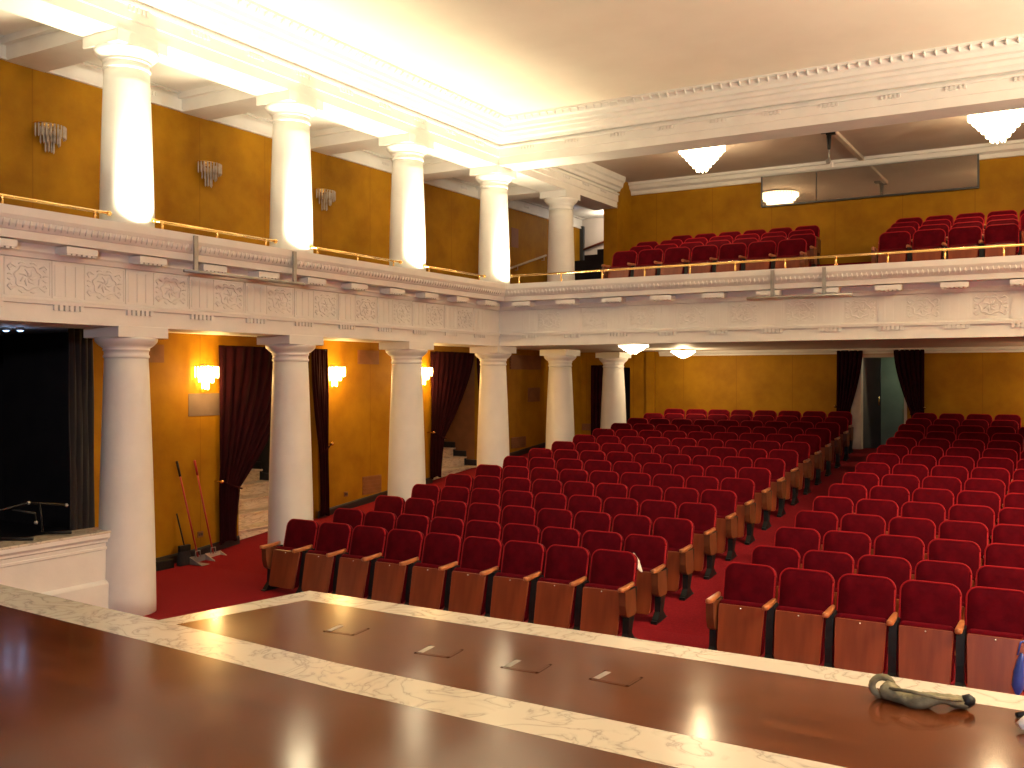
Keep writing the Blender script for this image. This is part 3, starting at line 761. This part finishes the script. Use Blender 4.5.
# ------------------------------------------------------------------ long window of the projection booth + bracket + conduit
wx0, wx1, wz0, wz1, wy = -6.19, -1.855, 6.535, 7.195, YU - .07
root = struct(bpy.data.objects.new('window_1', None)); COL.objects.link(root); root.location = (wx0, wy, wz0); root['label'] = 'long dark reflecting window high on the rear balcony wall'
PANE = 0
pw = wx1 - wx0; cuts = [0, 1.18, pw]
for a0, a1 in zip(cuts, cuts[1:]):
    b = bmesh.new(); box(b, (a0 + .012, 0, .012), (a1 - .008, .02, wz1 - wz0 - .012)); pn_ = link('pane', b, 'booth_glass', root); pn_.rotation_euler = (0, 0, math.radians(PANE))
b = bmesh.new()
box(b, (-.02, -.012, -.02), (pw + .02, .075, .012)); box(b, (-.02, -.012, wz1 - wz0 - .012), (pw + .02, .075, wz1 - wz0 + .012)); box(b, (-.02, -.012, 0), (.012, .075, wz1 - wz0)); box(b, (pw - .012, -.012, 0), (pw + .02, .075, wz1 - wz0))
box(b, (1.176, -.004, 0), (1.184, .03, wz1 - wz0)); box(b, (0, .022, 0), (pw, .07, wz1 - wz0)); link('window_frame', b, 'door_frame', root)

br_ = empty('ceiling_bracket', (-4.14, 18.7, 7.36), 'black drop bracket with pale tip hanging from the balcony ceiling', 'bracket')
b = bmesh.new(); box(b, (-.16, -.09, -.04), (.10, .09, 0), .008); box(b, (-.05, -.05, -.09), (.12, .05, -.03), .006); link('mounting_plate', b, 'black_metal', br_)
b = bmesh.new(); lathe(b, [(.05, -.03), (.038, -.2), (.03, -.34), (.022, -.36)], 12); link('sleeve', b, 'black_metal', br_, True)
b = bmesh.new(); tube(b, [(0, 0, -.34), (0, 0, -.56)], .014, 8); link('rod', b, 'grey_metal', br_, True)
b = bmesh.new(); box(b, (-.05, -.04, -.62), (.03, .04, -.54), .01); link('clamp', b, 'grey_metal', br_)
b = bmesh.new(); box(b, (.02, -.03, -.70), (.075, .03, -.60), .01); link('pale_tip', b, 'white_paper', br_)['label'] = 'pale tip of the bracket'
b = bmesh.new(); box(b, (-4.10, 18.68, 7.285), (-4.0, YU - .16, 7.355), .012)
tag(link('cable_duct', b, 'pale_paper'), 'pale cable duct running along the balcony ceiling to the long window', 'cable duct')

# ------------------------------------------------------------------ grilles, sockets, notices
def grille(loc, w, h, axis, label, slats=5):
    root = empty('air_grille', loc, label, 'air grille', 'brown air grilles'); b = bmesh.new(); s = bmesh.new()
    if axis == 'y':
        box(b, (0, -w / 2, -h / 2), (.012, w / 2, h / 2), .003)
        for i in range(slats): z = -h / 2 + h * (i + .5) / slats; box(s, (.01, -w / 2 + .02, z - h / slats * .3), (.025, w / 2 - .02, z + h / slats * .25))
    else:
        box(b, (-w / 2, -.012, -h / 2), (w / 2, 0, h / 2), .003)
        for i in range(slats): z = -h / 2 + h * (i + .5) / slats; box(s, (-w / 2 + .02, -.025, z - h / slats * .3), (w / 2 - .02, -.01, z + h / slats * .25))
    link('frame', b, 'grille', root); link('slats', s, 'grille', root)
grille((XW, 14.45, .72), .56, .34, 'y', 'low brown air grille on the wall just before the third lower column')
grille((XW, 19.95, 1.20), .70, .26, 'y', 'low brown air grille on the wall between the fourth and fifth lower columns')
grille((-11.42, YB, 1.42), .26, .18, 'x', 'small brown air grille low on the corridor end wall')
grille((XW, 20.7, 2.32), .6, .34, 'y', 'square brown air grille mid-wall beside the fifth lower column')
grille((XW, 9.45, 3.09), .40, .26, 'y', 'brown air grille near the ceiling just past the first lower column')
grille((XW, 14.35, 3.12), .62, .26, 'y', 'brown air grille near the ceiling before the third lower column')
grille((XW, 20.3, 3.1), 1.5, .34, 'y', 'wide brown air grille near the ceiling past the fourth lower column')
def socket(loc, label):
    root = empty('wall_socket', loc, label, 'socket', 'sockets low on the side wall')
    b = bmesh.new(); box(b, (0, -.055, -.045), (.012, .055, .045), .004); link('plate', b, 'grille', root)
    b = bmesh.new(); box(b, (.011, -.038, -.02), (.016, -.006, .02)); box(b, (.011, .006, -.02), (.016, .038, .02)); link('outlet', b, 'socket', root)
socket((XW, 10.32, .36), 'dark wall socket behind the dustpan handles')
socket((XW, 13.7, .62), 'dark wall socket on the wall past the second lower column')
b = bmesh.new(); box(b, (XW, 10.10, 2.16), (XW + .006, 10.74, 2.50)); tag(link('wall_notice', b, 'notice'), 'pale notice sheet on the wall under the first lit sconce', 'notice')
b = bmesh.new(); box(b, (XW, 19.62, 5.80), (XW + .006, 19.95, 6.25)); tag(link('wall_notice', b, 'grille'), 'brown notice on the gallery wall beyond the corner column', 'notice')

# gallery stair at the far end
gs = empty('gallery_stair', (-10.86, 21.75, 4.30), 'dark stepped stair flank below the pale wall at the gallery end', 'stair')
for k in range(5):
    b = bmesh.new(); box(b, (-.66 + k * .34, -.45, 0), (-.66 + (k + 1) * .34, 1.48, 1.05 + .12 * k)); link('step', b, 'dark', gs)
b = bmesh.new(); tube(b, [(XW + .07, 19.45, 5.27), (XW + .07, 21.2, 5.76)], .025, 8)
hr = empty('wall_handrail', (0, 0, 0), 'pale handrail sloping up the dark gallery wall', 'handrail'); link('bar', b, 'pale_paper', hr, True)
for y, z in ((19.8, 5.37), (21.1, 5.73)):
    b = bmesh.new(); tube(b, [(XW, y, z - .10), (XW + .07, y, z - .10), (XW + .07, y, z)], .012, 6); link('bracket', b, 'pale_paper', hr, True)
b = bmesh.new(); tube(b, [(XW + .05, YB - .06, 6.12), (-9.75, YB - .06, 6.62)], .03, 8)
tag(link('stair_rail', b, 'seat_wood', None, True), 'brown rail sloping across the pale stairwell wall', 'handrail')
bm = bmesh.new(); box(bm, (XW - .02, 23.2, 4.3), (XW + .10, 23.29, 6.75)); struct(link('trim_9', bm, 'door_frame'), 'dark upright beside the stairwell')

# ------------------------------------------------------------------ brooms and dustpans at the side wall
def lobby_pan(x, y, topx, topy, topz, mat, label, pm, grip):
    root = empty('upright_dustpan', (x, y, 0), label, 'dustpan', 'long handled dustpans by the side wall')
    b = bmesh.new()
    w, dpt = .15, .26
    base = [(-dpt / 2, -w, .012), (dpt / 2, -w, .004), (dpt / 2, w, .004), (-dpt / 2, w, .012)]
    box(b, (-dpt / 2, -w, .003), (dpt / 2, w, .011)); box(b, (-dpt / 2, -w, .003), (-dpt / 2 + .01, w, .11))
    for s in (-1, 1):
        vs = [b.verts.new(p) for p in ((-dpt / 2, s * w, .004), (dpt / 2, s * w, .004), (-dpt / 2, s * w, .11), (-dpt / 2, s * (w - .01), .004), (dpt / 2, s * (w - .01), .004), (-dpt / 2, s * (w - .01), .11))]
        for f in ((0, 1, 2), (5, 4, 3), (0, 3, 4, 1), (1, 4, 5, 2), (2, 5, 3, 0)): b.faces.new([vs[i] for i in f])
    link('pan', b, pm, root)
    top = Vector((topx - x, topy - y, topz)); bot = Vector((-dpt / 2 + .01, 0, .09))
    b = bmesh.new(); tube(b, [bot, bot.lerp(top, .85)], .013, 8); link('handle', b, 'red_handle', root, True)
    b = bmesh.new(); tube(b, [bot.lerp(top, .84), top], .018, 8); link('grip', b, grip, root, True)
    b = bmesh.new(); tube(b, [bot + Vector((0, -.05, 0)), bot + Vector((0, -.04, .09)), bot + Vector((0, .04, .09)), bot + Vector((0, .05, 0))], .008, 6); link('yoke', b, 'grey_metal', root, True)
lobby_pan(-11.17, 10.02, -11.53, 9.84, 1.51, 'red', 'red-handled upright dustpan with a dark grip, nearer the first column', 'grey_metal', 'black_metal')
lobby_pan(-11.20, 10.34, -11.53, 10.17, 1.50, 'red', 'red-handled upright dustpan nearer the doorway curtain', 'pale_paper', 'red_handle')
br2 = empty('hand_broom', (-11.35, 9.82, 0), 'short black broom leaning beside the dustpans', 'broom')
b = bmesh.new(); tube(b, [(0, 0, .28), (-.16, .0, .74)], .011, 8); link('handle', b, 'black_metal', br2, True)
b = bmesh.new(); box(b, (-.03, -.10, .20), (.03, .10, .29), .01); link('head', b, 'black_metal', br2)
b = bmesh.new()
for i in range(16):
    for j in range(3): tube(b, [(-.02 + .02 * j, -.09 + .012 * i, .21), (-.03 + .035 * j, -.11 + .0147 * i, .0)], .005, 4)
link('bristles', b, 'dark', br2)
# a black crate on the floor behind
b = bmesh.new(); box(b, (-11.5, 9.30, .0), (-11.3, 9.60, .13), .01); tag(link('low_box', b, 'black_metal'), 'low black box on the carpet at the foot of the wall', 'box')

# ------------------------------------------------------------------ metal stand on the box sill
st = empty('folded_stand', (-9.95, 6.4, 1.0), 'black tubular metal stand lying over the sill of the side box', 'stand')
tubes = [[(.02, -.30, .33), (-.10, .14, .36), (.02, .52, .30)], [(.14, -.2, .34), (.2, .02, .28), (.2, .03, .18)], [(-.05, .20, .02), (.28, .40, .03)], [(-.10, -.28, .02), (.27, -.05, .02)], [(.0, .24, .03), (-.02, .22, .35)], [(-.06, -.22, .03), (.0, -.28, .34)], [(-.1, .14, .36), (-.55, .35, .30)], [(.02, -.30, .33), (-.5, -.1, .30)]]
for i, p in enumerate(tubes):
    b = bmesh.new(); tube(b, p, .018 if i in (2, 3) else .013, 8); link('foot' if i in (2, 3) else 'tube', b, 'black_metal', st, True)
for p in ((.02, .52, .30), (.2, .03, .18), (-.1, .14, .36)):
    b = bmesh.new(); bmesh.ops.create_uvsphere(b, u_segments=8, v_segments=6, radius=.022, matrix=Matrix.Translation(p)); link('end_cap', b, 'grey_metal', st, True)

# ------------------------------------------------------------------ things lying on the apron
def lump(bm, pts, radii, seg=16, noise=.012, flat=.72):
    pts = [Vector(p) for p in pts]; rings = []
    for i, p in enumerate(pts):
        t = (pts[min(i + 1, len(pts) - 1)] - pts[max(i - 1, 0)]).normalized()
        a = t.cross(Vector((0, 0, 1))).normalized(); b = a.cross(t).normalized()
        rings.append([p + a * (radii[i] + random.uniform(-noise, noise)) * math.cos(2 * PI * k / seg) + b * flat * (radii[i] + random.uniform(-noise, noise)) * math.sin(2 * PI * k / seg) for k in range(seg)])
    ring_loft(bm, rings)
bag = empty('cloth_roll', (-.70, 5.08, ZS), 'rolled grey-olive canvas bag lying at the marble edge of the apron', 'cloth bag')
b = bmesh.new(); N = 22; pts = []; rad = []
for k in range(N):
    s = k / (N - 1); pts.append((-.16 + .38 * s, .02 - .07 * math.sin(s * PI) + .05 * s, .038 + .012 * math.cos(s * 9))); rad.append((.050 + .010 * math.sin(s * 14 + 1)) * (1 - .35 * s) * (1 if 0 < k < N - 1 else .6))
lump(b, pts, rad, 18, .005, .8); link('bag_body', b, 'canvas', bag, True)
b = bmesh.new(); pts = [(-.165 + .045 * math.cos(t_ * 2 * PI / 16), .02 + .02 * math.cos(t_ * 2 * PI / 16), .062 + .045 * math.sin(t_ * 2 * PI / 16)) for t_ in range(17)]; tube(b, pts, .018, 8); link('collar', b, 'canvas', bag, True)
b = bmesh.new(); tube(b, [(-.12, -.03, .07), (-.02, -.075, .085), (.10, -.06, .07), (.2, .02, .05)], .009, 6); link('strap', b, 'canvas', bag, True)
b = bmesh.new(); lump(b, [(.2, .045, .04), (.225, .05, .045), (.25, .055, .04)], [.03, .036, .02], 12, .004, .9); link('buckle_end', b, 'black_metal', bag, True)

b = bmesh.new(); lump(b, [(-.25, 4.93, ZS + .03), (-.20, 4.96, ZS + .045), (-.14, 4.99, ZS + .04), (-.08, 5.02, ZS + .02)], [.02, .06, .07, .02], 14, .012, .7)
tag(link('crumpled_paper', b, 'white_paper', None, True), 'crumpled white paper at the end of the apron', 'paper')
b = bmesh.new(); tube(b, [(-.27, 5.12, ZS + .015), (-.22, 5.16, ZS + .02), (-.1, 5.17, ZS + .02)], .014, 8)
tag(link('cable_end', b, 'black_metal', None, True), 'dark cable end lying on the apron above the white paper', 'cable')

# paper tucked on the second-row aisle seat
pp = empty('paper_bag', (-4.37, 10.14, fl(10.3) + .56), 'crumpled white paper tucked into a second-row seat by the centre aisle', 'paper')
b = bmesh.new(); lump(b, [(.10, -.02, -.03), (.05, .0, .02), (-.0, .03, .08), (-.05, .07, .15)], [.012, .034, .045, .02], 10, .008, .45); link('sheet', b, 'white_paper', pp, True)
# blue bag hanging at a front-row seat
bb = empty('blue_bag', (-.47, 9.0, .22), 'blue plastic bag hanging at the armrest of a front-row seat', 'bag')
b = bmesh.new(); lump(b, [(0, 0, -.12), (.0, .0, -.02), (.01, 0, .10), (.02, 0, .2), (.03, 0, .26)][:], [.05, .075, .07, .045, .015], 14, .008, .6); link('bag_body', b, 'blue_plastic', bb, True)
b = bmesh.new(); tube(b, [(.0, 0, .24), (.02, .03, .34), (.06, .05, .36)], .008, 6); link('handle', b, 'blue_plastic', bb, True)

# ------------------------------------------------------------------ lights
def spot(loc, target, energy, col, angle, blend=.6, size=.1):
    L = bpy.data.lights.new('cool_fill', 'SPOT'); L.energy = energy; L.color = col; L.spot_size = math.radians(angle); L.spot_blend = blend; L.shadow_soft_size = size
    o = bpy.data.objects.new('cool_fill', L); COL.objects.link(o); o.location = loc
    o.rotation_euler = (Vector(target) - Vector(loc)).to_track_quat('-Z', 'Y').to_euler(); return o
def area(loc, target, energy, col, sx, sy=None, spread=180):
    L = bpy.data.lights.new('flood', 'AREA'); L.energy = energy; L.color = col; L.shape = 'RECTANGLE'; L.size = sx; L.size_y = sy or sx; L.spread = math.radians(spread)
    o = bpy.data.objects.new('flood', L); COL.objects.link(o); o.location = loc
    o.rotation_euler = (Vector(target) - Vector(loc)).to_track_quat('-Z', 'Y').to_euler(); return o
WARM = (1, .84, .54)
# floodlights lying on the gallery ledge beside each column, shining up
for i, y in enumerate(COLY[:4]):
    e = 1.0 if i < 3 else .8
    area((-9.06, y - .12, 4.435), (-9.45, y + .02, 6.0), 84 * e, WARM, .16, .12, 110)
    area((XF + .22, y - 1.1, 4.43), (XF + .95, y - 1.1, 7.4), 24 * e, WARM, .3, .12, 130)
area((XF + .22, 4.6, 4.43), (XF + .95, 4.4, 7.4), 45, WARM, .3, .12)
area((-8.2, 15.30, 4.43), (-8.0, 14.6, 7.4), 25, WARM, .3, .12)
for y in (5.5, 9, 12.5): area((6.8, y, 4.43), (5.4, y, 7.4), 1400, (1, .86, .62), .3, .12, 130)   # floodlights of the opposite gallery
for y, z in ((11.9, 2.4), (17.3, 2.9)):  # unseen fill points added inside the side stairwells to brighten the steps
    L = bpy.data.lights.new('stair_fill', 'POINT'); L.energy = 7 if y < 15 else 3.5; L.color = (1, .75, .45); L.shadow_soft_size = .1
    lo = bpy.data.objects.new('stair_fill', L); COL.objects.link(lo); lo.location = (XW - .9, y, z)
L = bpy.data.lights.new('stair_fill', 'POINT'); L.energy = 22; L.color = (1, .85, .65); L.shadow_soft_size = .1  # added fill that lifts the pale wall at the gallery end
lo = bpy.data.objects.new('stair_fill', L); COL.objects.link(lo); lo.location = (-10.6, 22.6, 6.7)
# camera-side cool light: unseen fill spots added behind the camera
spot((.6, -.6, 3.6), (-2.0, 14, 2.2), 900, (.92, .86, .95), 62, .9, .15)
spot((-.8, -1.0, 3.8), (-9.3, 8.5, 3.0), 900, (.86, .84, 1.0), 62, .9, .15)

w = bpy.data.worlds.new('World'); sc.world = w; w.use_nodes = True
w.node_tree.nodes['Background'].inputs[0].default_value = (1, .78, .55, 1); w.node_tree.nodes['Background'].inputs[1].default_value = .06

# ------------------------------------------------------------------ camera
cam = bpy.data.cameras.new('Camera'); co = bpy.data.objects.new('Camera', cam); COL.objects.link(co); sc.camera = co
cam.sensor_fit = 'HORIZONTAL'; cam.sensor_width = 36; cam.lens = 973 / 1024 * 36; cam.clip_end = 200; cam.clip_start = .05
pitch = math.atan(7 / 973)
co.location = (0, 0, 2.75); co.rotation_euler = (PI / 2 - pitch, 0, math.radians(30.5))

vs = sc.view_settings
vs.view_transform = 'Standard'; vs.look = 'None'; vs.exposure = 0.0; vs.gamma = 1.0; vs.use_curve_mapping = False
sc.cycles.use_denoising = True
sc.cycles.denoising_prefilter = 'ACCURATE'
sc.cycles.use_adaptive_sampling = False
sc.cycles.caustics_reflective = False; sc.cycles.caustics_refractive = False
sc.cycles.max_bounces = 8; sc.cycles.diffuse_bounces = 5; sc.cycles.sample_clamp_indirect = 8
